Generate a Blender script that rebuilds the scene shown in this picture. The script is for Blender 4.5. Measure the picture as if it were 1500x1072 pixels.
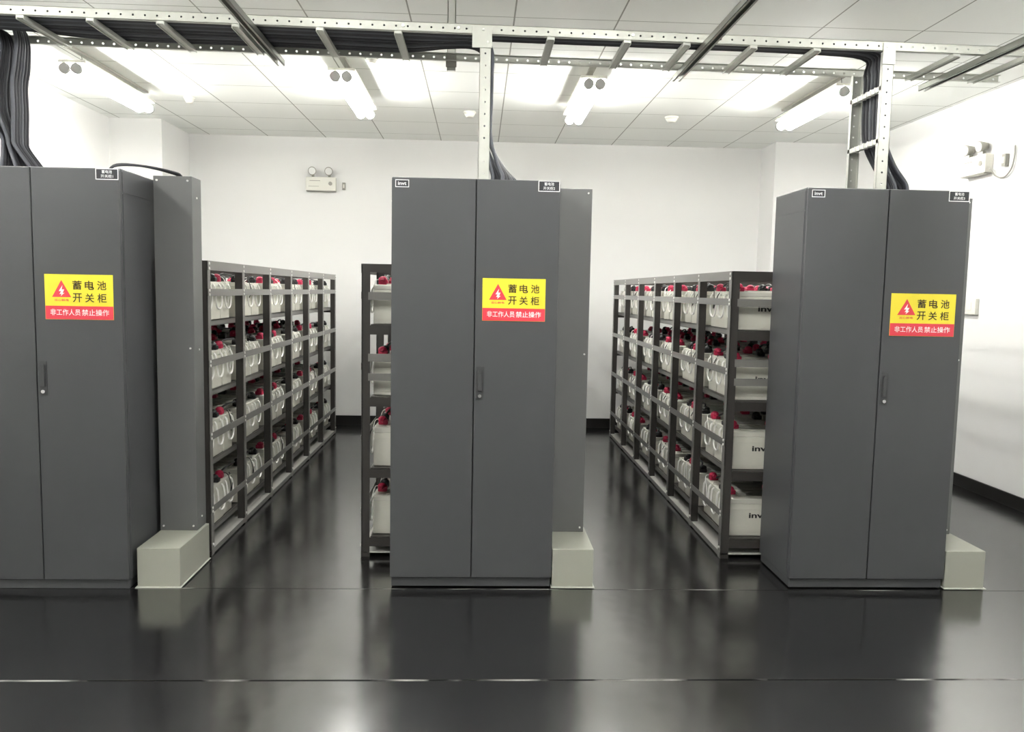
import bpy, bmesh, math, random
from mathutils import Vector, Matrix
random.seed(7)
S = bpy.context.scene
COL = S.collection
for o in list(bpy.data.objects):
    bpy.data.objects.remove(o)

# ------------------------------------------------------------------ camera
CAM_POS = Vector((0.4179, -3.9052, 1.4697))
c_r = Vector((0.998987, -0.040875, 0.018808))
c_u = Vector((-0.014964, 0.092378, 0.995612))
c_f = Vector((0.042433, 0.994885, -0.091673))
cam_data = bpy.data.cameras.new('camera')
cam_data.sensor_width = 36.0
cam_data.lens = 1186.37 / 1500.0 * 36.0
cam_data.clip_start = 0.05
cam = bpy.data.objects.new('camera', cam_data)
COL.objects.link(cam)
m = Matrix.Identity(4)
for i, a in enumerate((c_r, c_u, -c_f)):
    for j in range(3):
        m[j][i] = a[j]
m.translation = CAM_POS
cam.matrix_world = m
S.camera = cam

# ------------------------------------------------------------------ world and exposure
TUBE_STRENGTH = 13.0
w = bpy.data.worlds.new('world')
S.world = w
w.use_nodes = True
w.node_tree.nodes['Background'].inputs[0].default_value = (0.9, 0.95, 1.0, 1)
w.node_tree.nodes['Background'].inputs[1].default_value = 0.15
S.view_settings.view_transform = 'Standard'
S.view_settings.look = 'None'
S.view_settings.gamma = 1.0
S.view_settings.use_curve_mapping = False
S.view_settings.exposure = 2.22

# ------------------------------------------------------------------ materials
def mat(name, col, rough=0.5, metal=0.0, ior=None, noise=0.0, nscale=8.0, bump=0.0, bscale=40.0, spec=None, coat=0.0):
    M = bpy.data.materials.new(name)
    M.use_nodes = True
    nt = M.node_tree
    b = nt.nodes['Principled BSDF']
    b.inputs['Base Color'].default_value = (*col, 1)
    b.inputs['Roughness'].default_value = rough
    b.inputs['Metallic'].default_value = metal
    if ior: b.inputs['IOR'].default_value = ior
    if spec is not None: b.inputs['Specular IOR Level'].default_value = spec
    if coat: b.inputs['Coat Weight'].default_value = coat
    tc = nt.nodes.new('ShaderNodeTexCoord')
    if noise:
        n = nt.nodes.new('ShaderNodeTexNoise'); n.inputs['Scale'].default_value = nscale; n.inputs['Detail'].default_value = 4
        nt.links.new(tc.outputs['Object'], n.inputs['Vector'])
        mx = nt.nodes.new('ShaderNodeMix'); mx.data_type = 'RGBA'
        mx.inputs['A'].default_value = (*[c * (1 - noise) for c in col], 1)
        mx.inputs['B'].default_value = (*[min(1, c * (1 + noise)) for c in col], 1)
        nt.links.new(n.outputs['Fac'], mx.inputs['Factor'])
        nt.links.new(mx.outputs['Result'], b.inputs['Base Color'])
    if bump:
        n2 = nt.nodes.new('ShaderNodeTexNoise'); n2.inputs['Scale'].default_value = bscale; n2.inputs['Detail'].default_value = 3
        nt.links.new(tc.outputs['Object'], n2.inputs['Vector'])
        bp = nt.nodes.new('ShaderNodeBump'); bp.inputs['Strength'].default_value = bump; bp.inputs['Distance'].default_value = 0.01
        nt.links.new(n2.outputs['Fac'], bp.inputs['Height'])
        nt.links.new(bp.outputs['Normal'], b.inputs['Normal'])
    return M

def emis(name, col, strength):
    M = mat(name, col)
    b = M.node_tree.nodes['Principled BSDF']
    b.inputs['Emission Color'].default_value = (*col, 1)
    b.inputs['Emission Strength'].default_value = strength
    return M

def ceiling_mat():
    M = mat('ceiling_tiles', (0.86, 0.875, 0.84), 0.6)
    nt = M.node_tree; b = nt.nodes['Principled BSDF']; L = nt.links.new
    tc = nt.nodes.new('ShaderNodeTexCoord'); sp = nt.nodes.new('ShaderNodeSeparateXYZ')
    L(tc.outputs['Object'], sp.inputs[0])
    def line(out, off, wd):
        a = nt.nodes.new('ShaderNodeMath'); a.operation = 'ADD'; a.inputs[1].default_value = off; L(out, a.inputs[0])
        p = nt.nodes.new('ShaderNodeMath'); p.operation = 'PINGPONG'; p.inputs[1].default_value = 0.3; L(a.outputs[0], p.inputs[0])
        l = nt.nodes.new('ShaderNodeMath'); l.operation = 'LESS_THAN'; l.inputs[1].default_value = wd; L(p.outputs[0], l.inputs[0])
        return l.outputs[0]
    lx = line(sp.outputs['X'], 30.0, 0.0045)
    ly = line(sp.outputs['Y'], 30.3, 0.0035)
    mx = nt.nodes.new('ShaderNodeMath'); mx.operation = 'MAXIMUM'; L(lx, mx.inputs[0]); L(ly, mx.inputs[1])
    mc = nt.nodes.new('ShaderNodeMix'); mc.data_type = 'RGBA'
    mc.inputs['A'].default_value = (0.86, 0.875, 0.84, 1); mc.inputs['B'].default_value = (0.30, 0.31, 0.27, 1)
    L(mx.outputs[0], mc.inputs['Factor']); L(mc.outputs['Result'], b.inputs['Base Color'])
    n = nt.nodes.new('ShaderNodeTexNoise'); n.inputs['Scale'].default_value = 120; L(tc.outputs['Object'], n.inputs['Vector'])
    bp = nt.nodes.new('ShaderNodeBump'); bp.inputs['Strength'].default_value = 0.08; bp.inputs['Distance'].default_value = 0.01
    L(n.outputs['Fac'], bp.inputs['Height']); L(bp.outputs['Normal'], b.inputs['Normal'])
    return M

def floor_mat(name, base, r0, r1):
    """glossy black rubber: patchy roughness, gentle waviness"""
    M = mat(name, base, 0.15, ior=FLOOR_IOR)
    nt = M.node_tree; b = nt.nodes['Principled BSDF']; L = nt.links.new
    tc = nt.nodes.new('ShaderNodeTexCoord')
    n = nt.nodes.new('ShaderNodeTexNoise'); n.inputs['Scale'].default_value = 1.7; n.inputs['Detail'].default_value = 5
    L(tc.outputs['Object'], n.inputs['Vector'])
    mr = nt.nodes.new('ShaderNodeMapRange'); mr.inputs['From Min'].default_value = 0.2; mr.inputs['From Max'].default_value = 0.8
    mr.inputs['To Min'].default_value = r0; mr.inputs['To Max'].default_value = r1
    L(n.outputs['Fac'], mr.inputs['Value']); L(mr.outputs['Result'], b.inputs['Roughness'])
    n2 = nt.nodes.new('ShaderNodeTexNoise'); n2.inputs['Scale'].default_value = 4.5; n2.inputs['Detail'].default_value = 2
    L(tc.outputs['Object'], n2.inputs['Vector'])
    bp = nt.nodes.new('ShaderNodeBump'); bp.inputs['Strength'].default_value = 0.12; bp.inputs['Distance'].default_value = 0.012
    L(n2.outputs['Fac'], bp.inputs['Height']); L(bp.outputs['Normal'], b.inputs['Normal'])
    return M

FLOOR_IOR = 4.0
MW = mat('wall_paint', (0.805, 0.803, 0.785), 0.75, bump=0.03, bscale=200)
MC = ceiling_mat()
MF = floor_mat('floor_black_gloss', (0.003, 0.0025, 0.003), 0.12, 0.25)
MMAT = floor_mat('rubber_mat_black', (0.003, 0.0025, 0.003), 0.11, 0.26)
MEDGE = mat('mat_edge_glint', (0.02, 0.02, 0.02), 0.25)  # broken pale dashes: glints of light along the mat edges, painted into the colour
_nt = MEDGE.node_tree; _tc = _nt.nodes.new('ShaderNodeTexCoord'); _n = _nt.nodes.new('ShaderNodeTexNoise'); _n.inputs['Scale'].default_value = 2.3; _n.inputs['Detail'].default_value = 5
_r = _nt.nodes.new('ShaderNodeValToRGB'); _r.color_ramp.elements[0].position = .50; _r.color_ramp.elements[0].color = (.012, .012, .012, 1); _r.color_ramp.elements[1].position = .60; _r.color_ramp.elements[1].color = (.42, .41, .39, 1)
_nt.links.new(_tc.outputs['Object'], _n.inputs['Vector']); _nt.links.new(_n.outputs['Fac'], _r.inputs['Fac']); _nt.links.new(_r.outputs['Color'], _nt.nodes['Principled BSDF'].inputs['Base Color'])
MBASE = mat('baseboard_black', (0.012, 0.011, 0.010), 0.3)
MCAB = mat('cabinet_paint', (0.070, 0.072, 0.075), 0.38, noise=0.05, nscale=3, bump=0.04, bscale=260)
MCABD = mat('cabinet_dark_gap', (0.01, 0.01, 0.01), 0.6)
MRISER = mat('trunking_paint', (0.150, 0.152, 0.149), 0.42, noise=0.04, nscale=4, bump=0.03, bscale=260)
MDUCT = mat('duct_light_paint', (0.34, 0.345, 0.29), 0.4)
MRACK = mat('rack_paint', (0.046, 0.042, 0.038), 0.34, noise=0.1, nscale=12)
MRAIL = mat('rack_rail_paint', (0.19, 0.185, 0.172), 0.28)
MBOLT = mat('bolt_zinc', (0.85, 0.85, 0.82), 0.3, metal=0.3)
MBASEP = mat('rack_base_plate', (0.50, 0.49, 0.46), 0.3)
MBAT = mat('battery_case', (0.66, 0.65, 0.57), 0.4, noise=0.04, nscale=20)
MLID = mat('battery_lid', (0.62, 0.61, 0.54), 0.4)
MRED = mat('cap_red', (0.50, 0.02, 0.075), 0.4)
MBLK = mat('cap_black', (0.015, 0.015, 0.016), 0.4)
MCABLE = mat('cable_black', (0.042, 0.043, 0.050), 0.55)
MCABLEG = mat('cable_grey', (0.10, 0.105, 0.12), 0.55)
MROPE = mat('rope_white', (0.92, 0.91, 0.87), 0.6)
MTRAY = mat('tray_galvanised', (0.54, 0.55, 0.50), 0.42, metal=0.25, noise=0.06, nscale=30)
MSTRUT = mat('strut_steel', (0.30, 0.31, 0.28), 0.35, metal=0.8)
MYEL = mat('sign_yellow', (0.82, 0.69, 0.05), 0.35)
MSRED = mat('sign_red', (0.74, 0.055, 0.08), 0.35)
MINK = mat('sign_ink', (0.05, 0.035, 0.01), 0.5)
MWHITE = mat('print_white', (0.85, 0.85, 0.85), 0.4)
MPLATE = mat('plate_black', (0.03, 0.03, 0.035), 0.35)
MCHROME = mat('chrome', (0.85, 0.85, 0.85), 0.15, metal=1.0)
MHANDLE = mat('handle_grey', (0.060, 0.061, 0.063), 0.3)
MPLAST = mat('white_plastic', (0.74, 0.73, 0.66), 0.4)
MPLASTG = mat('grey_plastic', (0.32, 0.31, 0.27), 0.4)
MCAPG = mat('lamp_end_cap', (0.45, 0.45, 0.43), 0.4)
MLENS = mat('lamp_lens', (0.85, 0.85, 0.82), 0.15)
MTUBE = emis('tube_glow', (1.0, 0.995, 0.975), TUBE_STRENGTH)
MLED = mat('lead_black', (0.02, 0.02, 0.022), 0.35)

# ------------------------------------------------------------------ mesh helpers
class MB:
    """collects shapes, then links them as one mesh object"""
    def __init__(s): s.bm = bmesh.new(); s.mi = 0
    def _mark(s, n0):
        s.bm.faces.ensure_lookup_table()
        for f in s.bm.faces[n0:]: f.material_index = s.mi
    def box(s, x0, x1, y0, y1, z0, z1, bev=0.0, seg=2):
        t = bmesh.new()
        bmesh.ops.create_cube(t, size=1.0)
        for v in t.verts:
            v.co = Vector(((x0 + x1) / 2 + v.co.x * (x1 - x0), (y0 + y1) / 2 + v.co.y * (y1 - y0), (z0 + z1) / 2 + v.co.z * (z1 - z0)))
        if bev: bmesh.ops.bevel(t, geom=list(t.edges), offset=bev, segments=seg, affect='EDGES', profile=0.6)
        s.add(t); return s
    def add(s, t):
        for f in t.faces: f.material_index = s.mi
        me = bpy.data.meshes.new('tmp'); t.to_mesh(me); t.free()
        s.bm.from_mesh(me); bpy.data.meshes.remove(me); return s
    def cyl(s, p0, p1, r, n=12, r2=None, caps=True):
        p0 = Vector(p0); p1 = Vector(p1); d = (p1 - p0).normalized()
        a = d.orthogonal().normalized(); b = d.cross(a); r2 = r if r2 is None else r2
        n0 = len(s.bm.faces)
        A = [s.bm.verts.new(p0 + (a * math.cos(2 * math.pi * k / n) + b * math.sin(2 * math.pi * k / n)) * r) for k in range(n)]
        B = [s.bm.verts.new(p1 + (a * math.cos(2 * math.pi * k / n) + b * math.sin(2 * math.pi * k / n)) * r2) for k in range(n)]
        for k in range(n):
            f = s.bm.faces.new((A[k], A[(k + 1) % n], B[(k + 1) % n], B[k])); f.smooth = True; f.material_index = s.mi
        if caps:
            s.bm.faces.new(A[::-1]).material_index = s.mi; s.bm.faces.new(B).material_index = s.mi
        return s
    def tube(s, pts, r, n=8):
        pts = [Vector(p) for p in pts]; rings = []; prev = None
        for i, p in enumerate(pts):
            d = (pts[min(i + 1, len(pts) - 1)] - pts[max(i - 1, 0)])
            if d.length < 1e-9: d = Vector((0, 0, 1))
            d.normalize()
            a = d.orthogonal().normalized() if prev is None else (prev - d * prev.dot(d)).normalized()
            prev = a; b = d.cross(a)
            rings.append([s.bm.verts.new(p + (a * math.cos(2 * math.pi * k / n) + b * math.sin(2 * math.pi * k / n)) * r) for k in range(n)])
        for A, B in zip(rings, rings[1:]):
            for k in range(n):
                f = s.bm.faces.new((A[k], A[(k + 1) % n], B[(k + 1) % n], B[k])); f.smooth = True; f.material_index = s.mi
        s.bm.faces.new(rings[0][::-1]).material_index = s.mi; s.bm.faces.new(rings[-1]).material_index = s.mi
        return s
    def ball(s, c, r, sx=1, sy=1, sz=1, seg=12):
        t = bmesh.new(); bmesh.ops.create_uvsphere(t, u_segments=seg, v_segments=max(6, seg // 2 + 2), radius=r)
        for v in t.verts: v.co = Vector((c[0] + v.co.x * sx, c[1] + v.co.y * sy, c[2] + v.co.z * sz))
        for f in t.faces: f.smooth = True
        s.add(t); return s
    def build(s, name, mats, parent=None, loc=None):
        bmesh.ops.recalc_face_normals(s.bm, faces=s.bm.faces)
        me = bpy.data.meshes.new(name); s.bm.to_mesh(me); s.bm.free()
        for x in (mats if isinstance(mats, (list, tuple)) else [mats]): me.materials.append(x)
        o = bpy.data.objects.new(name, me); COL.objects.link(o)
        if parent: o.parent = parent
        if loc: o.location = loc
        return o

def spline(pts, n=8):
    """Catmull-Rom through the points"""
    P = [Vector(p) for p in pts]; P = [P[0] * 2 - P[1]] + P + [P[-1] * 2 - P[-2]]; out = []
    for i in range(1, len(P) - 2):
        for k in range(n):
            t = k / n; a, b, c, d = P[i - 1], P[i], P[i + 1], P[i + 2]
            out.append(0.5 * ((2 * b) + (c - a) * t + (2 * a - 5 * b + 4 * c - d) * t * t + (3 * b - a - 3 * c + d) * t ** 3))
    out.append(P[-2]); return out

def tag(o, label=None, cat=None, group=None, kind=None):
    if label: o['label'] = label
    if cat: o['category'] = cat
    if group: o['group'] = group
    if kind: o['kind'] = kind
    return o

def empty(name, loc=(0, 0, 0), rz=0.0):
    o = bpy.data.objects.new(name, None); COL.objects.link(o)
    o.empty_display_size = 0.1; o.location = loc; o.rotation_euler = (0, 0, rz); return o

def text_mesh(name, body, material, parent, cx, cz, w_, h_, y, facing=1, thick=0.0):
    """lettering that stands in the XZ plane, seen from -Y (facing 1) or +Y (-1), fitted to w_ x h_ about (cx, cz)"""
    cu = bpy.data.curves.new(name, 'FONT'); cu.body = body; cu.size = 1.0; cu.offset = thick; cu.resolution_u = 3; cu.extrude = 0.0
    t = bpy.data.objects.new('tmp_text', cu); COL.objects.link(t)
    dg = bpy.context.evaluated_depsgraph_get(); dg.update()
    me = bpy.data.meshes.new_from_object(t.evaluated_get(dg), depsgraph=dg)
    bpy.data.objects.remove(t)
    xs = [v.co.x for v in me.vertices]; ys = [v.co.y for v in me.vertices]
    x0, x1, y0, y1 = min(xs), max(xs), min(ys), max(ys)
    sx = w_ / (x1 - x0); sy = h_ / (y1 - y0)
    for v in me.vertices:
        v.co = Vector((cx + facing * (v.co.x - (x0 + x1) / 2) * sx, y, cz + (v.co.y - (y0 + y1) / 2) * sy))
    me.name = name; me.materials.clear(); me.materials.append(material)
    o = bpy.data.objects.new(name, me); COL.objects.link(o); o.parent = parent
    return o

def join_texts(name, items, material, parent, y):
    """several separately placed strings as one lettering mesh"""
    bm = bmesh.new(); tmp = []
    for body, cx, cz, w_, h_, th in items:
        o = text_mesh('t', body, material, None, cx, cz, w_, h_, y, 1, th); bm.from_mesh(o.data); tmp.append(o)
    me = bpy.data.meshes.new(name); bm.to_mesh(me); bm.free(); me.materials.append(material)
    for o in tmp:
        d = o.data; bpy.data.objects.remove(o); bpy.data.meshes.remove(d)
    o = bpy.data.objects.new(name, me); COL.objects.link(o); o.parent = parent; return o

# ------------------------------------------------------------------ room
H = 3.035; YW = 4.816; YB = -7.0; XR = 4.25; XL = -3.1
def struct(name, mb, mt):
    return tag(mb.build(name, mt), kind='structure')
struct('floor', MB().box(XL - .2, XR + .2, YB - .2, YW + .2, -0.12, 0.0), MF)
struct('ceiling', MB().box(XL - .2, XR + .2, YB - .2, YW + .2, H, H + 0.1), MC)
struct('wall_back', MB().box(XL, XR, YW, YW + .15, 0, H), MW)
struct('wall_front', MB().box(XL, XR, YB - .15, YB, 0, H), MW)
struct('wall_left', MB().box(XL - .15, XL, YB - .15, YW + .15, 0, H), MW)
struct('wall_right', MB().box(XR, XR + .15, YB - .15, YW + .15, 0, H), MW)
struct('pillar_left', MB().box(XL, -2.61, 4.08, YW, 0, H), MW)
struct('pillar_right', MB().box(3.42, XR, 4.40, YW, 0, H), MW)
bb = 0.105; t = .012
struct('baseboard_back', MB().box(-2.61, 3.42, YW - t, YW, 0, bb), MBASE)
struct('baseboard_right', MB().box(XR - t, XR, YB, 4.40, 0, bb - .01), MBASE)
struct('baseboard_left', MB().box(XL, XL + t, YB, 4.08, 0, bb), MBASE)
struct('baseboard_pillar_right', MB().box(3.42, XR - t, 4.40 - t, 4.40, 0, bb).box(3.42 - t, 3.42, 4.40 - t, YW - t, 0, bb), MBASE)
struct('baseboard_pillar_left', MB().box(XL + t, -2.61, 4.08 - t, 4.08, 0, bb).box(-2.61, -2.61 + t, 4.08 - t, YW - t, 0, bb), MBASE)

# rubber mats laid in two strips in front of the cabinets
def rubber_mat(y0, y1, label):
    o = empty('rubber_mat', (0, 0, 0))
    MB().box(XL + .03, XR - .03, y0, y1, 0.0005, 0.006, 0.002).build('sheet', MMAT, o)
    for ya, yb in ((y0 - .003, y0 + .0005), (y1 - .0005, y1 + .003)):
        MB().box(XL + .03, XR - .03, ya, yb, .0005, .0066, .0008).build('glint_edge', MEDGE, o)  # thin strip carrying the painted glints
    return tag(o, label, 'mat', 'black insulating mats on the floor')
rubber_mat(-0.962, -0.03, 'glossy black rubber mat strip lying along the cabinet fronts')
rubber_mat(-2.0, -0.972, 'glossy black rubber mat strip on the floor nearest the camera')

# ------------------------------------------------------------------ ceiling lamps
def make_lamp():
    root = empty('tube_lamp')
    f = MB(); f.box(-.022, .022, -.63, .63, H - .018, H - 0.0005, .003).build('ceiling_rail', MPLASTG, root)
    h = MB()
    h.box(-.092, .092, -.585, .585, 2.928, 2.950, .006).build('housing', MPLAST, root)
    for sx in (-1, 1):
        tb = MB().cyl((sx * .038, -.585, 2.888), (sx * .038, .585, 2.888), .031, 20).build('tube', MTUBE, root)
        for e in (-1, 1):
            MB().cyl((sx * .038, e * .583, 2.888), (sx * .038, e * .612, 2.888), .035, 20).build('end_cap', MCAPG, tb)
    for e in (-.45, .45):
        c = MB(); c.tube([(0, e, H - .016), (0.006, e, 2.99), (0, e, 2.95)], .0025, 6).build('suspension_wire', MPLASTG, root)
    return root
def copy_tree(o, parent=None):
    c = o.copy(); COL.objects.link(c); c.parent = parent
    for ch in list(o.children): copy_tree(ch, c)
    return c
lamp0 = make_lamp()
LAMPS = [(-2.31, 2.345, 'twin tube lamp hanging from the ceiling, leftmost of the four in view'),
         (-.53, 2.345, 'twin tube lamp hanging above the wall-mounted twin-spot emergency light, second from left'),
         (1.185, 2.345, 'twin tube lamp hanging just right of the middle vertical cable ladder'),
         (2.96, 2.345, 'twin tube lamp hanging beside the right vertical cable ladder, rightmost in view')]
for x, wd in ((-2.31, 'left wall'), (-.53, 'left aisle'), (1.185, 'right aisle'), (2.96, 'right wall')):
    LAMPS.append((x, -1.4, 'twin tube lamp above the cabinet fronts, in line with the ' + wd))
for i, (x, y, lab) in enumerate(LAMPS):
    o = lamp0 if i == 0 else copy_tree(lamp0)
    o.location = (x, y, 0); tag(o, lab, 'ceiling lamp', 'tube lamps hung in rows' if y > 0 else 'tube lamps of the row at y %d' % y)
    if y < 0: o['group'] = 'tube lamps in front of the cabinets' if y > -3 else 'tube lamps behind the camera'

# ------------------------------------------------------------------ ceiling fittings
def detector(x, y, r, label):
    root = empty('smoke_detector', (x, y, 0)); tag(root, label, 'smoke detector')
    MB().cyl((0, 0, H - .018), (0, 0, H - .0005), r, 24).build('base', MPLAST, root)
    d = MB(); d.cyl((0, 0, H - .05), (0, 0, H - .018), r * .55, 24, r * .9).build('sensor_head', MPLAST, root)
    MB().cyl((r * .4, 0, H - .05), (r * .4, 0, H - .046), .004, 8).build('indicator', MSRED, root)
detector(.315, 3.40, .055, 'white round smoke detector on ceiling left of the middle cable ladder')
detector(2.10, 3.37, .060, 'white round smoke detector on ceiling between the two right-hand lamps')
detector(-2.02, 3.14, .045, 'small white round detector on ceiling right of the leftmost lamp')
detector(-.33, 1.78, .045, 'small round detector on ceiling behind the tray, above second lamp from left')

# ------------------------------------------------------------------ switch cabinets
CD = 0.43
def warning_sign(root, x0, x1, z0, z1, y):
    W_, H_ = x1 - x0, z1 - z0
    u = lambda a: x0 + a * W_
    v = lambda a: z1 - a * H_
    s = MB().box(x0, x1, y - .0012, y, z0, z1).build('warning_sign', MYEL, root); s['label'] = 'yellow and red printed battery switch cabinet warning sign'
    yy = y - .0016
    b = MB(); b.box(x0 + .001, x1 - .001, yy - .0002, yy + .0003, z0 + .001, v(.70)).build('red_band', MSRED, s)
    tr = MB(); a, b_, c = (u(.105), v(.505)), (u(.385), v(.505)), (u(.245), v(.13))
    n0 = [tr.bm.verts.new((p[0], yy, p[1])) for p in (a, b_, c)] + [tr.bm.verts.new((p[0], yy + .0004, p[1])) for p in (a, b_, c)]
    tr.bm.faces.new(n0[:3]); tr.bm.faces.new(n0[3:][::-1])
    for i in range(3): tr.bm.faces.new((n0[i], n0[(i + 1) % 3], n0[3 + (i + 1) % 3], n0[3 + i]))
    tr.build('warning_triangle', MSRED, s)
    bolt = MB(); P = [(.262, .24), (.205, .375), (.240, .375), (.215, .44), (.245, .43), (.232, .485), (.290, .41), (.262, .415), (.287, .335), (.250, .335)]
    f0 = [bolt.bm.verts.new((u(p[0]), yy - .0005, v(p[1]))) for p in P]; bolt.bm.faces.new(f0)
    bolt.build('lightning_bolt', MWHITE, s)
    it = []
    for k, ch in enumerate('蓄电池'): it.append((ch, u(.475 + .18 * k), v(.235), W_ * .135, H_ * .20, .012))
    for k, ch in enumerate('开关柜'): it.append((ch, u(.475 + .18 * k), v(.515), W_ * .135, H_ * .20, .012))
    join_texts('black_lettering', it, MINK, s, yy - .0004)
    join_texts('red_lettering', [('当心触电', u(.245), v(.57), W_ * .21, H_ * .052, .01)], MSRED, s, yy - .0004)
    join_texts('white_lettering', [('非工作人员', u(.295), v(.84), W_ * .44, H_ * .14, .006), ('禁止操作', u(.735), v(.84), W_ * .40, H_ * .14, .006)], MWHITE, s, yy - .0007)

def bordered_plate(root, name, x0, x1, z0, z1, y, texts, label, t=.0035):
    p = MB().box(x0, x1, y - .001, y, z0, z1).build(name, MPLATE, root); p['label'] = label
    f = MB(); yy = y - .0016
    f.box(x0, x1, yy, yy + .0006, z1 - t, z1); f.box(x0, x1, yy, yy + .0006, z0, z0 + t)
    f.box(x0, x0 + t, yy, yy + .0006, z0, z1); f.box(x1 - t, x1, yy, yy + .0006, z0, z1)
    f.build('border', MWHITE, p)
    join_texts('lettering', texts, MWHITE, p, yy - .0002)

def cabinet(x, y0, num, label, sign_x, sign_z, gloss=None):
    root = empty('switch_cabinet', (x, y0, 0)); tag(root, label, 'cabinet', 'battery switch cabinets in a row')
    W_ = .8
    b = MB(); b.box(0.0, W_, .022, CD, .05, 2.0, .004)
    b.build('body', MCAB, root)
    p = MB(); p.box(.006, W_ - .006, .012, CD - .01, 0.0065, .05, .003); p.build('plinth', MCAB, root)
    rp = MB(); rp.box(-.0025, 0.0, .03, CD - .012, .08, 1.885); rp.box(-.0025, 0, .03, CD - .012, 1.892, 1.985)
    rp.build('side_panel', MCAB, root)
    rp = MB(); rp.box(W_, W_ + .0025, .03, CD - .012, .08, 1.885); rp.box(W_, W_ + .0025, .03, CD - .012, 1.892, 1.985)
    rp.build('side_panel', MCAB, root)
    for k, (a, c) in enumerate(((0.001, .3975), (.4025, .799))):
        d = MB(); d.box(a, c, 0, .020, .055, 1.996, .003); d = d.build('door', MCAB, root)
        if k:
            h = MB(); h.box(.413, .447, -.003, 0, .945, 1.105, .0012); h.mi = 1
            h.box(.420, .440, -.012, -.003, .985, 1.088, .004); h.box(.4215, .4385, -.014, -.010, 1.078, 1.092, .002)
            h.build('handle', [MHANDLE, MHANDLE], d)
            MB().cyl((.430, -.012, .962), (.430, 0, .962), .0085, 18).build('lock', MCHROME, d)
        for z in (.35, 1.03, 1.7):
            hx = .004 if k == 0 else .796
            MB().cyl((hx, .021, z - .03), (hx, .021, z + .03), .004, 8).build('hinge', MHANDLE, d)
    sx0, sx1 = sign_x; sz0, sz1 = sign_z
    warning_sign(root, sx0, sx1, sz0, sz1, 0.0)
    bordered_plate(root, 'maker_plate', .017, .082, 1.950, 1.986, 0.0, [('invt', .0495, 1.968, .040, .016, .02)], 'small black plate with white border and maker lettering')
    bordered_plate(root, 'name_plate', .694, .797, 1.945, 1.996, 0.0,
                   [('蓄电池', .7455, 1.981, .046, .015, .008), ('开关柜%d' % num, .7455, 1.961, .056, .015, .008)], 'black name plate with two white lines of characters')
    return root
cabinet(-2.04, -.05, 1, 'dark grey two-door switch cabinet at the left edge of the picture', (.449, .760), (1.301, 1.510))
cabinet(0.0, 0.0, 2, 'dark grey two-door switch cabinet standing in the middle between two aisles', (.436, .739), (1.327, 1.531))
cabinet(2.0, 0.0, 3, 'dark grey two-door switch cabinet standing nearest the right wall', (.439, .764), (1.287, 1.496))

# cable trunking beside each cabinet: low floor duct and tall riser behind
def trunking(x, y0, ztop, label):
    root = empty('cable_trunking', (x, y0, 0)); tag(root, label, 'cable trunking', 'cable trunkings beside the cabinets')
    d = MB(); d.box(.002, .207, 0.0, .43, .0065, .20, .003); d.build('floor_duct', MDUCT, root)['label'] = 'low pale grey floor duct'
    f = MB(); f.box(-.004, .214, -.014, .43, .0065, .010); f.build('base_flange', MTRAY, root)
    r = MB(); r.box(.002, .192, .295, .43, .20, ztop, .003)
    r = r.build('riser', MRISER, root); r['label'] = 'tall mid grey riser with a screwed cover'
    for z in (ztop - .022, 1.15, .225):
        for xx in (.02, .172):
            if z == 1.15 and xx < .1: continue
            MB().cyl((xx, .290, z), (xx, .296, z), .005, 10).build('screw', MBOLT, r)
    for z in (ztop - .1, 1.14, .26):
        MB().cyl((.191, .36, z), (.196, .36, z), .005, 10).build('screw', MBOLT, r)
    return root
trunking(-1.217, -.018, 2.012, 'grey cable trunking riser and floor duct right of the left cabinet')
trunking(.8015, 0.0, 2.0, 'grey cable trunking riser and floor duct right of the middle cabinet')
trunking(2.803, 0.0, 2.0, 'grey cable trunking with pale floor duct right of the right cabinet')

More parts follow.
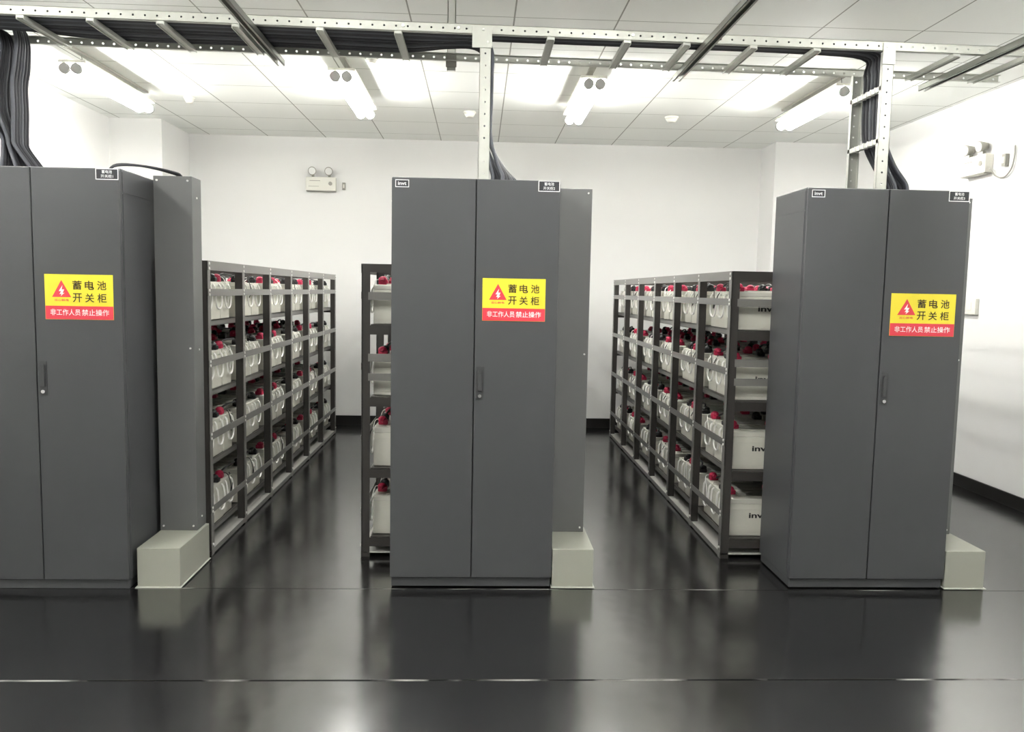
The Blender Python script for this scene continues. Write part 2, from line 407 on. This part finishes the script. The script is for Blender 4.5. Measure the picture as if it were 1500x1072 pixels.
# ------------------------------------------------------------------ battery racks
Y0 = .466; BAY = .6357; NB = 6; RW = 1.19; HR = 1.602; PW = .045
TIER = [1.287, .897, .505, .122]             # undersides of the batteries, top shelf first
RAILZ = [(1.415, 1.453), (1.034, 1.072), (.637, .676), (.236, .272)]
def rack(x0, label, near_end_rails):
    root = empty('battery_rack', (x0, Y0, 0)); tag(root, label, 'battery rack', 'steel battery racks in rows')
    L_ = BAY * NB
    for side in (0, 1):
        for k in range(NB + 1):
            y = min(k * BAY, L_ - 0) ; b = MB()
            xa, xb = (0, PW) if side == 0 else (RW - PW, RW)
            ya, yb = y, y + PW
            # angle-iron post: one leg along the aisle, one into the rack
            b.box(xa, xb, ya, ya + .005, 0.0005, HR); b.mi = 2  # paler aisle leg next: the light on that face is put into its colour
            if side == 0: b.box(xa - .001, xa + .004, ya, yb, 0.0005, HR)
            else: b.box(xb - .004, xb + .001, ya, yb, 0.0005, HR)
            b.mi = 1
            xo = -.004 if side == 0 else RW + .004; xi = 0 if side == 0 else RW
            for z in [HR - .014, HR - .04] + [q for r_ in RAILZ for q in (r_[0] + .008, r_[1] - .008)] + [.06]:
                b.cyl((xo * 1.0 + (.002 if side else -.002), y + .022, z), (xi, y + .022, z), .0075, 8)
            b.build('post', [MRACK, MBOLT, MRAIL], root)
        xs = (-.003, .0) if side == 0 else (RW, RW + .003)
        f = MB(); f.box(xs[0], xs[1], 0, L_ + PW, HR - .05, HR)
        f.build('top_rail', MRAIL, root)
        for za, zb in RAILZ:
            MB().box(xs[0], xs[1], .0, L_ + PW, za, zb).build('retaining_rail', MRAIL, root)
        fb = MB(); xa, xb = (.002, .05) if side == 0 else (RW - .05, RW - .002)
        fb.box(xs[0], xs[1], .0, L_ + PW, .008, .036); fb.build('base_rail', MRAIL, root)
    for k in range(NB + 1):
        y = k * BAY
        MB().box(PW, RW - PW, y, y + .005, HR - .045, HR).build('top_cross_bar', MRACK, root)
    for z in TIER:
        s = MB()
        s.box(.048, RW - .048, .006, L_ + PW - .006, z - .012, z - .008)
        for xx in (.050, .36, .40, .75, RW - .08):
            s.box(xx, xx + .03, .006, L_ + PW - .006, z - .04, z - .012)
        s.mi = 1
        s.box(.048, .053, .006, L_, z - .036, z - .0065)
        s.box(RW - .053, RW - .048, .006, L_, z - .036, z - .0065)
        s.build('shelf_plate', [MRACK, MRAIL], root)
        for k in (0, NB):
            y = k * BAY + (0.0 if k == 0 else PW - .005)
            MB().box(PW, RW - PW, y - .001, y + .004, z - .062, z - .012).build('shelf_end_bar', MRACK, root)
    bp = MB(); bp.box(.0, RW, .0, L_ + PW, .024, .030); bp.build('base_plate', MBASEP, root)
    for za, zb in near_end_rails:
        MB().box(PW - .01, RW - PW + .01, -.003, .001, za, zb).build('end_rail', MRAIL, root)
    return root
ENDR = [(1.410, 1.452), (1.080, 1.122), (.976, 1.016)]
rack(-1.017 - RW, 'long dark steel battery rack behind the left cabinet', ENDR)
rack(-.206, 'long dark steel battery rack behind the middle cabinet', ENDR)
rack(1.792, 'long dark steel battery rack behind the right cabinet', ENDR)

# ------------------------------------------------------------------ batteries
BL, BWD, BH = .330, .165, .212
def u_rope(x, sgn, drop=.15, lean=0.0):
    pts = [(x, -.050, BH - .012), (x + sgn * .012, -.054, BH - .03), (x + sgn * .017, -.056 + lean, BH - drop * .55), (x + sgn * .018, -.046 + lean, BH - drop * .86), (x + sgn * .018, -.020 + lean, BH - drop),
           (x + sgn * .018, .020 + lean, BH - drop), (x + sgn * .018, .046 + lean, BH - drop * .86), (x + sgn * .017, .056 + lean, BH - drop * .55), (x + sgn * .012, .054, BH - .03), (x, .050, BH - .012)]
    return spline(pts, 3)
def battery_meshes():
    """returns {part: (mesh object builder)}; red boot at the +X (aisle) end"""
    root = empty('storage_battery')
    b = MB(); b.box(-BL / 2, BL / 2, -BWD / 2, BWD / 2, 0, BH - .028, .004)
    b.box(-BL / 2 + .004, BL / 2 - .004, -BWD / 2 - .0012, BWD / 2 + .0012, .02, BH - .06, .001)
    b.build('case', MBAT, root)
    l = MB(); l.box(-BL / 2 - .001, BL / 2 + .001, -BWD / 2 - .001, BWD / 2 + .001, BH - .028, BH, .004)
    l.box(-.10, .10, -.035, .035, BH, BH + .006, .002); l.build('lid', MLID, root)
    for sg in (1, -1):
        r = MB(); r.tube(u_rope(sg * BL / 2, sg, .150, lean=.006 * sg), .0052, 6); r.build('rope_handle', MROPE, root)
    def boot(x, y, mt, name):
        q = MB(); q.box(x - .030, x + .022, y - .021, y + .021, BH, BH + .026, .007, 3)
        q.ball((x, y, BH + .028), .024, 1.05, .9, .8, 12)
        q.cyl((x, y, BH + .02), (x, y + .045, BH + .032), .012, 10, .008)
        return q.build(name, mt, root)
    boot(BL / 2 - .036, -.035, MRED, 'red_terminal_boot')
    boot(-BL / 2 + .036, -.035, MBLK, 'black_terminal_boot')
    return root
def lead(y1, hump, x=BL / 2 - .036, name='link_lead'):
    """link lead from this battery's terminal to the next one's, as a part of this battery"""
    pts = [(x, -.01, BH + .03), (x + .012, .03, BH + .045 + hump * .5), (x + .014, y1 / 2, BH + .04 + hump), (x + .01, y1 - .06, BH + .04 + hump * .4), (x, y1 - .035, BH + .030)]
    return MB().tube(spline(pts, 4), .0062, 7)

bat0 = battery_meshes()
far = {}
SRC = {c.name.split('.')[0]: [d for d in bat0.children if d.name.split('.')[0] == c.name.split('.')[0]] for c in bat0.children}
lead_mesh = lead(.170, .010).build('link_lead', MLED); lead_long = lead(.29, .004).build('link_lead', MLED)
lead_mesh_i = lead(.170, .010, -BL / 2 + .036).build('link_lead', MLED)
# sense wire: thin wire drooping off the aisle terminal
def droop(seed):
    rr = random.Random(seed); x = BL / 2
    p = [(x - .03, -.03, BH + .03), (x + .006, -.03 + rr.uniform(-.02, .02), BH + .02), (x + .016, rr.uniform(-.03, .03), BH - .05),
         (x + .016, rr.uniform(-.02, .05), BH - rr.uniform(.09, .14)), (x + .013, .06, BH - .04), (x - .01, .07, BH + .012)]
    return MB().tube(spline(p, 4), .0026, 5)
droops = [droop(k).build('sense_wire', MROPE if k % 2 else MLED) for k in range(4)]
logo_n = join_texts('logo_lettering', [('invt', 0, .118, .105, .030, .03)], MBLK, None, -BWD / 2 - .0018)
def rot_copy(o):
    me = o.data.copy()
    for v in me.vertices: v.co.x, v.co.y = -v.co.x, -v.co.y
    c = bpy.data.objects.new('logo_lettering', me); COL.objects.link(c); return c
logo_s = rot_copy(logo_n)
protos = [lead_mesh, lead_long, lead_mesh_i, logo_n, logo_s] + droops

ORD = ['first', 'second', 'third', 'fourth', 'fifth', 'sixth']
SH = ['top', 'second', 'third', 'bottom']
NF = ['nearest', 'middle', 'farthest']
def add_part(src, parent, mirror=False):
    c = src.copy(); COL.objects.link(c); c.parent = parent; return c
def battery(cx, y, z, rz, parts, leads, label, group, droop_k=None, logo=None, jit=0.0):
    r_ = bat0.copy(); COL.objects.link(r_); r_.location = (cx, y, z); r_.rotation_euler = (0, 0, rz + jit)
    tag(r_, label, 'battery', group)
    for c in bat0.children:
        add_part(c, r_)
    for l in leads: add_part(l, r_)
    if droop_k is not None: add_part(droops[droop_k], r_)
    if logo is not None: add_part(logo, r_)
    return r_
def rows(rack_name, rx0, side, tiers_bays, inner=False):
    """side +1: aisle at +X face of the rack; -1: aisle at -X face"""
    rr = random.Random(hash(rack_name) % 1 + (3 if side > 0 else 5) + (11 if inner else 0))
    depth = .058 + BL / 2 + (.397 if inner else 0)
    cx = rx0 + RW - depth if side > 0 else rx0 + depth
    for ti, z in enumerate(TIER):
        for bay in range(NB):
            if bay not in tiers_bays: continue
            for j in range(3):
                n = bay * 3 + j
                y = Y0 + .052 + bay * BAY + BWD / 2 + j * (BWD + .012)
                red_out = (n % 2 == 0)
                rz = 0 if (side > 0) == red_out else math.pi
                # local +Y points to +Y when rz = 0, so leads only where they run towards the next battery
                leads = []
                if rz == 0:
                    if side > 0: leads = [lead_mesh if j < 2 else lead_long]
                    else: leads = [lead_mesh_i] if j < 2 else []
                dk = rr.choice([None, 0, 1, 2, 3]) if not inner else None
                logo = (logo_n if rz == 0 else logo_s) if (n == 0) else None
                cap = 'red' if red_out else 'black'
                if inner: lab = f'cream battery of the inner row, {rack_name} rack, {SH[ti]} shelf, {ORD[bay]} bay, {NF[j]} of three'
                else: lab = f'cream battery with {cap} aisle cap, {rack_name} rack, {SH[ti]} shelf, {ORD[bay]} bay, {NF[j]} of three'
                battery(cx + rr.uniform(-.004, .004), y, z - .006, rz, True, leads, lab, f'batteries on the {SH[ti]} shelf of the {rack_name} rack' + (' inner row' if inner else ''),
                        dk, logo, rr.uniform(-.012, .012))
rows('left', -1.017 - RW, +1, range(6))
rows('middle', -.206, -1, range(6))
rows('right', 1.792, -1, range(6))
rows('left', -1.017 - RW, +1, range(6), True)
rows('right', 1.792, -1, range(6), True)
for o in protos: bpy.data.objects.remove(o)
for c in list(bat0.children): bpy.data.objects.remove(c)
bpy.data.objects.remove(bat0)

# ------------------------------------------------------------------ overhead cable tray, struts and ladders
TILT = .009; TX = .43
def tz(x): return -TILT * (x - TX)
def perforated(mb, x0, x1, z0, z1, pitch, r, axis='X', y=0.0, th=.002):
    """plate in the XZ plane (runs along X or, with axis Z, along Z) with a row of real holes"""
    n = max(1, int(round((x1 - x0) / pitch))); dx = (x1 - x0) / n; zc = (z0 + z1) / 2
    bm = mb.bm; cache = {}
    def V(a, b, yy):
        k = (round(a, 5), round(b, 5), round(yy, 5))
        if k not in cache: cache[k] = bm.verts.new((a, yy, b) if axis == 'X' else (b, yy, a))
        return cache[k]
    for i in range(n):
        a0 = x0 + i * dx; a1 = a0 + dx; ac = (a0 + a1) / 2
        outer = [(a1, zc), (a1, z1), (ac, z1), (a0, z1), (a0, zc), (a0, z0), (ac, z0), (a1, z0)]
        inner = [(ac + r * math.cos(k * math.pi / 4), zc + r * math.sin(k * math.pi / 4)) for k in range(8)]
        for k in range(8):
            k2 = (k + 1) % 8
            for yy in (y, y + th):
                f = bm.faces.new((V(*outer[k], yy), V(*outer[k2], yy), V(*inner[k2], yy), V(*inner[k], yy))); f.material_index = mb.mi
            f = bm.faces.new((V(*inner[k], y), V(*inner[k2], y), V(*inner[k2], y + th), V(*inner[k], y + th))); f.material_index = mb.mi
    return mb
tray = empty('cable_tray', (TX, 0, 0)); tray.rotation_euler = (0, TILT, 0)
tag(tray, 'pale perforated ladder cable tray running above all the cabinets', 'cable tray')
TA, TB = -3.45, 2.76
for (y, s_, top, bot) in ((.05, 1, 2.720, 2.677), (.50, -1, 2.706, 2.668)):
    r_ = MB(); perforated(r_, TA, TB if y > .2 else TB + .3, bot, top, .055, .0050 if y < .2 else .0062, 'X', y if s_ > 0 else y - .002)
    e = TB if y > .2 else TB + .3
    ya, yb = (y, y + .022) if s_ > 0 else (y - .022, y)
    r_.box(TA, e, ya, yb, top - .002, top); r_.box(TA, e, ya, yb, bot, bot + .002)
    r_.build('side_rail', MTRAY, tray)
for x in (-3.1, -2.75, -2.4, -2.17, -1.716, -1.40, -1.08, -.735, -.345, .020, .742, 1.108, 1.394, 1.718, 2.028, 2.716, 3.06):
    xx = x - TX - .024
    r_ = MB(); r_.box(xx - .018, xx + .018, .052, .498, 2.664, 2.680, .002)
    r_.box(xx - .018, xx - .015, .052, .498, 2.658, 2.668); r_.box(xx + .015, xx + .018, .052, .498, 2.658, 2.668)
    r_.build('rung', MTRAY, tray)
for x in (-.735, .02, .28, 1.108):
    b_ = MB(); b_.cyl((x - TX, .044, 2.700), (x - TX, .05, 2.700), .008, 6).build('bolt', MBOLT, tray)

def strut(x, label):
    root = empty('support_strut', (x, 0, 0)); tag(root, label, 'support channel', 'steel channels under the cable tray')
    z1 = 2.668 + tz(x) - .002; z0 = z1 - .030; ya, yb = -1.7, .60
    b = MB(); b.box(-.0205, -.018, ya, yb, z0, z1); b.box(.018, .0205, ya, yb, z0, z1); b.box(-.0205, .0205, ya, yb, z1 - .0025, z1)
    b.box(-.0205, -.011, ya, yb, z0, z0 + .0025); b.box(.011, .0205, ya, yb, z0, z0 + .0025)
    b.build('channel', MSTRUT, root)
    for y in (-1.45, -.75):
        MB().cyl((0, y, z0 - .02), (0, y, H - .0005), .005, 10).build('threaded_rod', MBOLT, root)
        MB().box(-.024, .024, y - .02, y + .02, z0 - .006, z0, .001).build('washer_plate', MBOLT, root)
strut(-.655, 'dark steel channel crossing under the tray, leftmost of the three')
strut(1.478, 'dark steel channel crossing under the tray between middle and right cabinets')
strut(2.850, 'dark steel channel crossing under the tray beyond the right cable ladder')
hg = empty('tray_hanger', (.255, .505, 0)); tag(hg, 'short vertical channel hanging from the ceiling to the tray rear rail', 'hanger')
MB().box(-.022, .022, 0, .004, 2.625, H - .0005).box(-.022, -.018, 0, .02, 2.625, H - .0005).box(.018, .022, 0, .02, 2.625, H - .0005).build('channel', MTRAY, hg)
MB().box(-.028, .028, -.008, .0, 2.64, 2.715, .002).build('clamp', MPLASTG, hg)

def ladder(x0, x1, label, ext):
    root = empty('cable_ladder', ((x0 + x1) / 2, 0, 2.0)); tag(root, label, 'cable ladder', 'vertical cable ladders standing on the cabinets')
    w_ = (x1 - x0) / 2; top = 2.673 + tz(x0) - 2.0
    for y, s_ in ((.385, -1), (.05, 1)):
        zt = top if y < .2 else .640 + tz(x0)
        r_ = MB(); perforated(r_, 0.001, zt, -w_, w_, .055, .0048, 'Z', y - (.002 if s_ < 0 else 0))
        ya, yb = (y, y + .024) if s_ > 0 else (y - .024, y)
        r_.box(-w_, -w_ + .002, ya, yb, .001, zt); r_.box(w_ - .002, w_, ya, yb, .001, zt)
        r_.build('upright', MTRAY, root)
    for z in (.235, .487):
        b = MB(); b.box(-w_, -w_ + .022, .052, .383, z - .012, z + .012, .002); b.build('rung', MTRAY, root)
        for q in range(5):
            yq = .115 + .045 * q; t_ = MB()
            t_.box(-w_ - .003, -w_ + .0225, yq - .004, yq + .004, z - .0145, z + .0145, .001); t_.build('cable_tie', MROPE, root)
    b = MB(); b.box(-w_ - ext, w_ + .003, .043, .0485, zt - .06, zt + .040, .001); b.build('joint_plate', MTRAY, root)
    for xb, zb in ((-w_ * .4, zt + .022), (w_ * .4, zt - .035)):
        MB().cyl((xb, .038, zb), (xb, .043, zb), .006, 6).build('bolt', MBOLT, root)
ladder(.406, .460, 'pale perforated cable ladder standing on the middle cabinet', .036)
ladder(2.352, 2.407, 'pale perforated cable ladder standing on the right cabinet', .004)

# cables: each runs in the tray, then drops to a cabinet top
def cable(pts, label, group, r=.0105, mt=None, n=5):
    o = MB().tube(spline(pts, n), r, 8).build('power_cable', mt or MCABLE)
    return tag(o, label, 'cable', group)
ZR = 2.6825 + .0105; LP = .0215
XS = -2.98
NC = 'cables dropping to the %s cabinet'
for k in range(18):      # to the left cabinet
    c, l = k % 6, k // 6
    y = .348 + .0222 * c; z = ZR + LP * l
    xo = -2.045 + .076 * l; yy = .285 + .0255 * c
    nx = -1.948 + .030 * l; fx = -1.945 + .068 * l; fy = .270 + .0265 * c
    cable([(XS, y, z + tz(XS)), (xo - .30, y, z + tz(-2.2)), (xo - .06, y, z + tz(-2.1)), (xo, y - .01, z - .05), (xo + .003, yy + .03, 2.56), (xo + .004, yy, 2.45), (xo + .004, yy, 2.32),
           (nx - .006, yy, 2.19), (nx + .002, yy, 2.14), (fx, fy, 2.035), (fx, fy, 2.002)],
          'black power cable in the bundle dropping onto the left cabinet', NC % 'left', .0092, MCABLE if k % 3 else MCABLEG)
for k in range(12):      # to the middle cabinet
    c, l = k % 6, k // 6
    ya = .210 + .0215 * c; y = .210 + .043 * c; z = ZR + LP * l
    y3 = .208 + .0262 * c; yy = .120 + .034 * c; xx = .440 + .023 * l
    fx = .476 + .048 * l + .0155 * c; fy = .08 + .050 * c
    cable([(XS, ya, z + tz(XS)), (-1.95, ya, z + tz(-1.95)), (-1.45, y, z + tz(-1.45)), (-.5, y, z + tz(-.5)), (.0, y, z + .001), (.24, y3, z + .001), (xx - .06, y3, z), (xx, y3, z - .06), (xx + .004, y3 * .6 + yy * .4, 2.52), (xx + .002, yy, 2.38), (xx, yy, 2.22),
           ((xx + fx) / 2, (yy + fy) / 2, 2.10), (fx, fy, 2.03), (fx, fy, 2.002)],
          'black power cable in the bundle fanning onto the middle cabinet', NC % 'middle', .0090, MCABLE if k % 3 else MCABLEG)
for k in range(12):      # to the right cabinet
    c, l = k % 6, k // 6
    y = .083 + .0206 * c; z = ZR + LP * l
    yy = .115 + .042 * c; xx = 2.387 + .024 * l + .002 * c
    y2 = .13 + .032 * c; fx = 2.490 + .060 * l + .008 * c; fy = .12 + .032 * c
    cable([(XS, y, z + tz(XS)), (-1.5, y, z + tz(-1.5)), (0.3, y, z), (1.4, y, z + tz(1.4)), (1.95, y, z + tz(1.95)), (xx - .06, y * .6 + yy * .4, z + tz(2.3)), (xx, yy, z + tz(2.37) - .06), (xx + .004, yy, 2.54),
           (xx + .004, yy, 2.38), (xx + .012, (yy + y2) / 2, 2.25), ((xx + fx) / 2, y2, 2.13), (fx - .012, fy, 2.045), (fx, fy, 2.002)],
          'black power cable in the bundle slanting down onto the right cabinet', NC % 'right', .0088, MCABLE if k % 3 else MCABLEG)
for k in range(3):
    cable([(-1.36 - .016 * k, .10 + .03 * k, 2.002), (-1.32 - .014 * k, .12 + .03 * k, 2.035 + .006 * k), (-1.22 - .014 * k, .20 + .03 * k, 2.045 + .004 * k), (-1.12 - .012 * k, .32 + .02 * k, 2.034), (-1.10 - .012 * k, .35 + .018 * k, 2.02)],
          'short black cable arching from the left cabinet to its riser', 'cables arching between left cabinet and riser', .0058)

# ------------------------------------------------------------------ emergency lights and wall boxes
def emergency_light(loc, rz, label):
    root = empty('emergency_light', loc, rz); tag(root, label, 'emergency light', 'twin-spot emergency lights on the walls')
    b = MB(); b.box(-.155, .155, -.065, 0, -.075, .065, .008); b.build('body', MPLAST, root)
    pl = MB(); pl.box(-.115, -.005, -.067, -.0645, .022, .028); pl.box(-.125, -.02, -.067, -.0645, -.034, -.030); pl.build('label_strip', MPLASTG, root)
    MB().cyl((.100, -.070, -.002), (.100, -.064, -.002), .020, 18).build('test_button', MPLASTG, root)
    MB().box(-.150, .152, -.066, -.004, -.082, -.074, .002).build('bottom_trim', MPLASTG, root)
    for sx in (-.085, .085):
        hh = MB(); hh.cyl((sx, -.030, .065), (sx, -.030, .092), .014, 12); hh = hh.build('swivel_neck', MPLASTG, root)
        hd = MB(); hd.cyl((sx, -.012, .130), (sx, -.078, .122), .026, 20, .044); hd = hd.build('spot_head', MPLASTG, root)
        MB().cyl((sx, -.0782, .122), (sx, -.082, .1215), .036, 20).build('lens', MLENS, hd)
    return root
    return root
emergency_light((-1.245, YW, 2.555), 0, 'white twin-spot emergency light on the back wall above the left rack')
em_right = emergency_light((XR, 2.27, 2.50), math.radians(-90), 'white twin-spot emergency light high on the right wall')
def wall_box(name, loc, rz, w_, h_, d_, label, cat, cover_mat):
    root = empty(name, loc, rz); tag(root, label, cat)
    MB().box(-w_ / 2, w_ / 2, -d_, 0, -h_ / 2, h_ / 2, .004).build('cover', cover_mat, root)
    MB().box(-w_ * .22, w_ * .22, -d_ - .003, -d_ + .001, -h_ * .25, h_ * .25, .001).build('insert', MPLAST, root)
    return root
wall_box('power_socket', (-1.012, YW, 2.535), 0, .034, .075, .03, 'small grey socket on the back wall beside the emergency light', 'socket', MPLASTG)
wall_box('power_socket', (XR, 1.955, 2.49), math.radians(-90), .045, .09, .03, 'small grey socket on the right wall beside the emergency light', 'socket', MPLASTG)
wall_box('junction_box', (XR, 2.26, 1.42), math.radians(-90), .19, .125, .03, 'flat white junction box on the right wall behind the right cabinet', 'junction box', MPLAST)
o = MB().tube(spline([(XR - .035, 2.10, 2.45), (XR - .02, 2.04, 2.385), (XR - .015, 1.95, 2.37), (XR - .015, 1.88, 2.42), (XR - .012, 1.86, 2.50), (XR - .012, 1.86, 2.58)], 6), .0055, 8).build('power_cord', MPLASTG)
bpy.context.view_layer.update(); o.parent = em_right; o.matrix_parent_inverse = em_right.matrix_world.inverted()
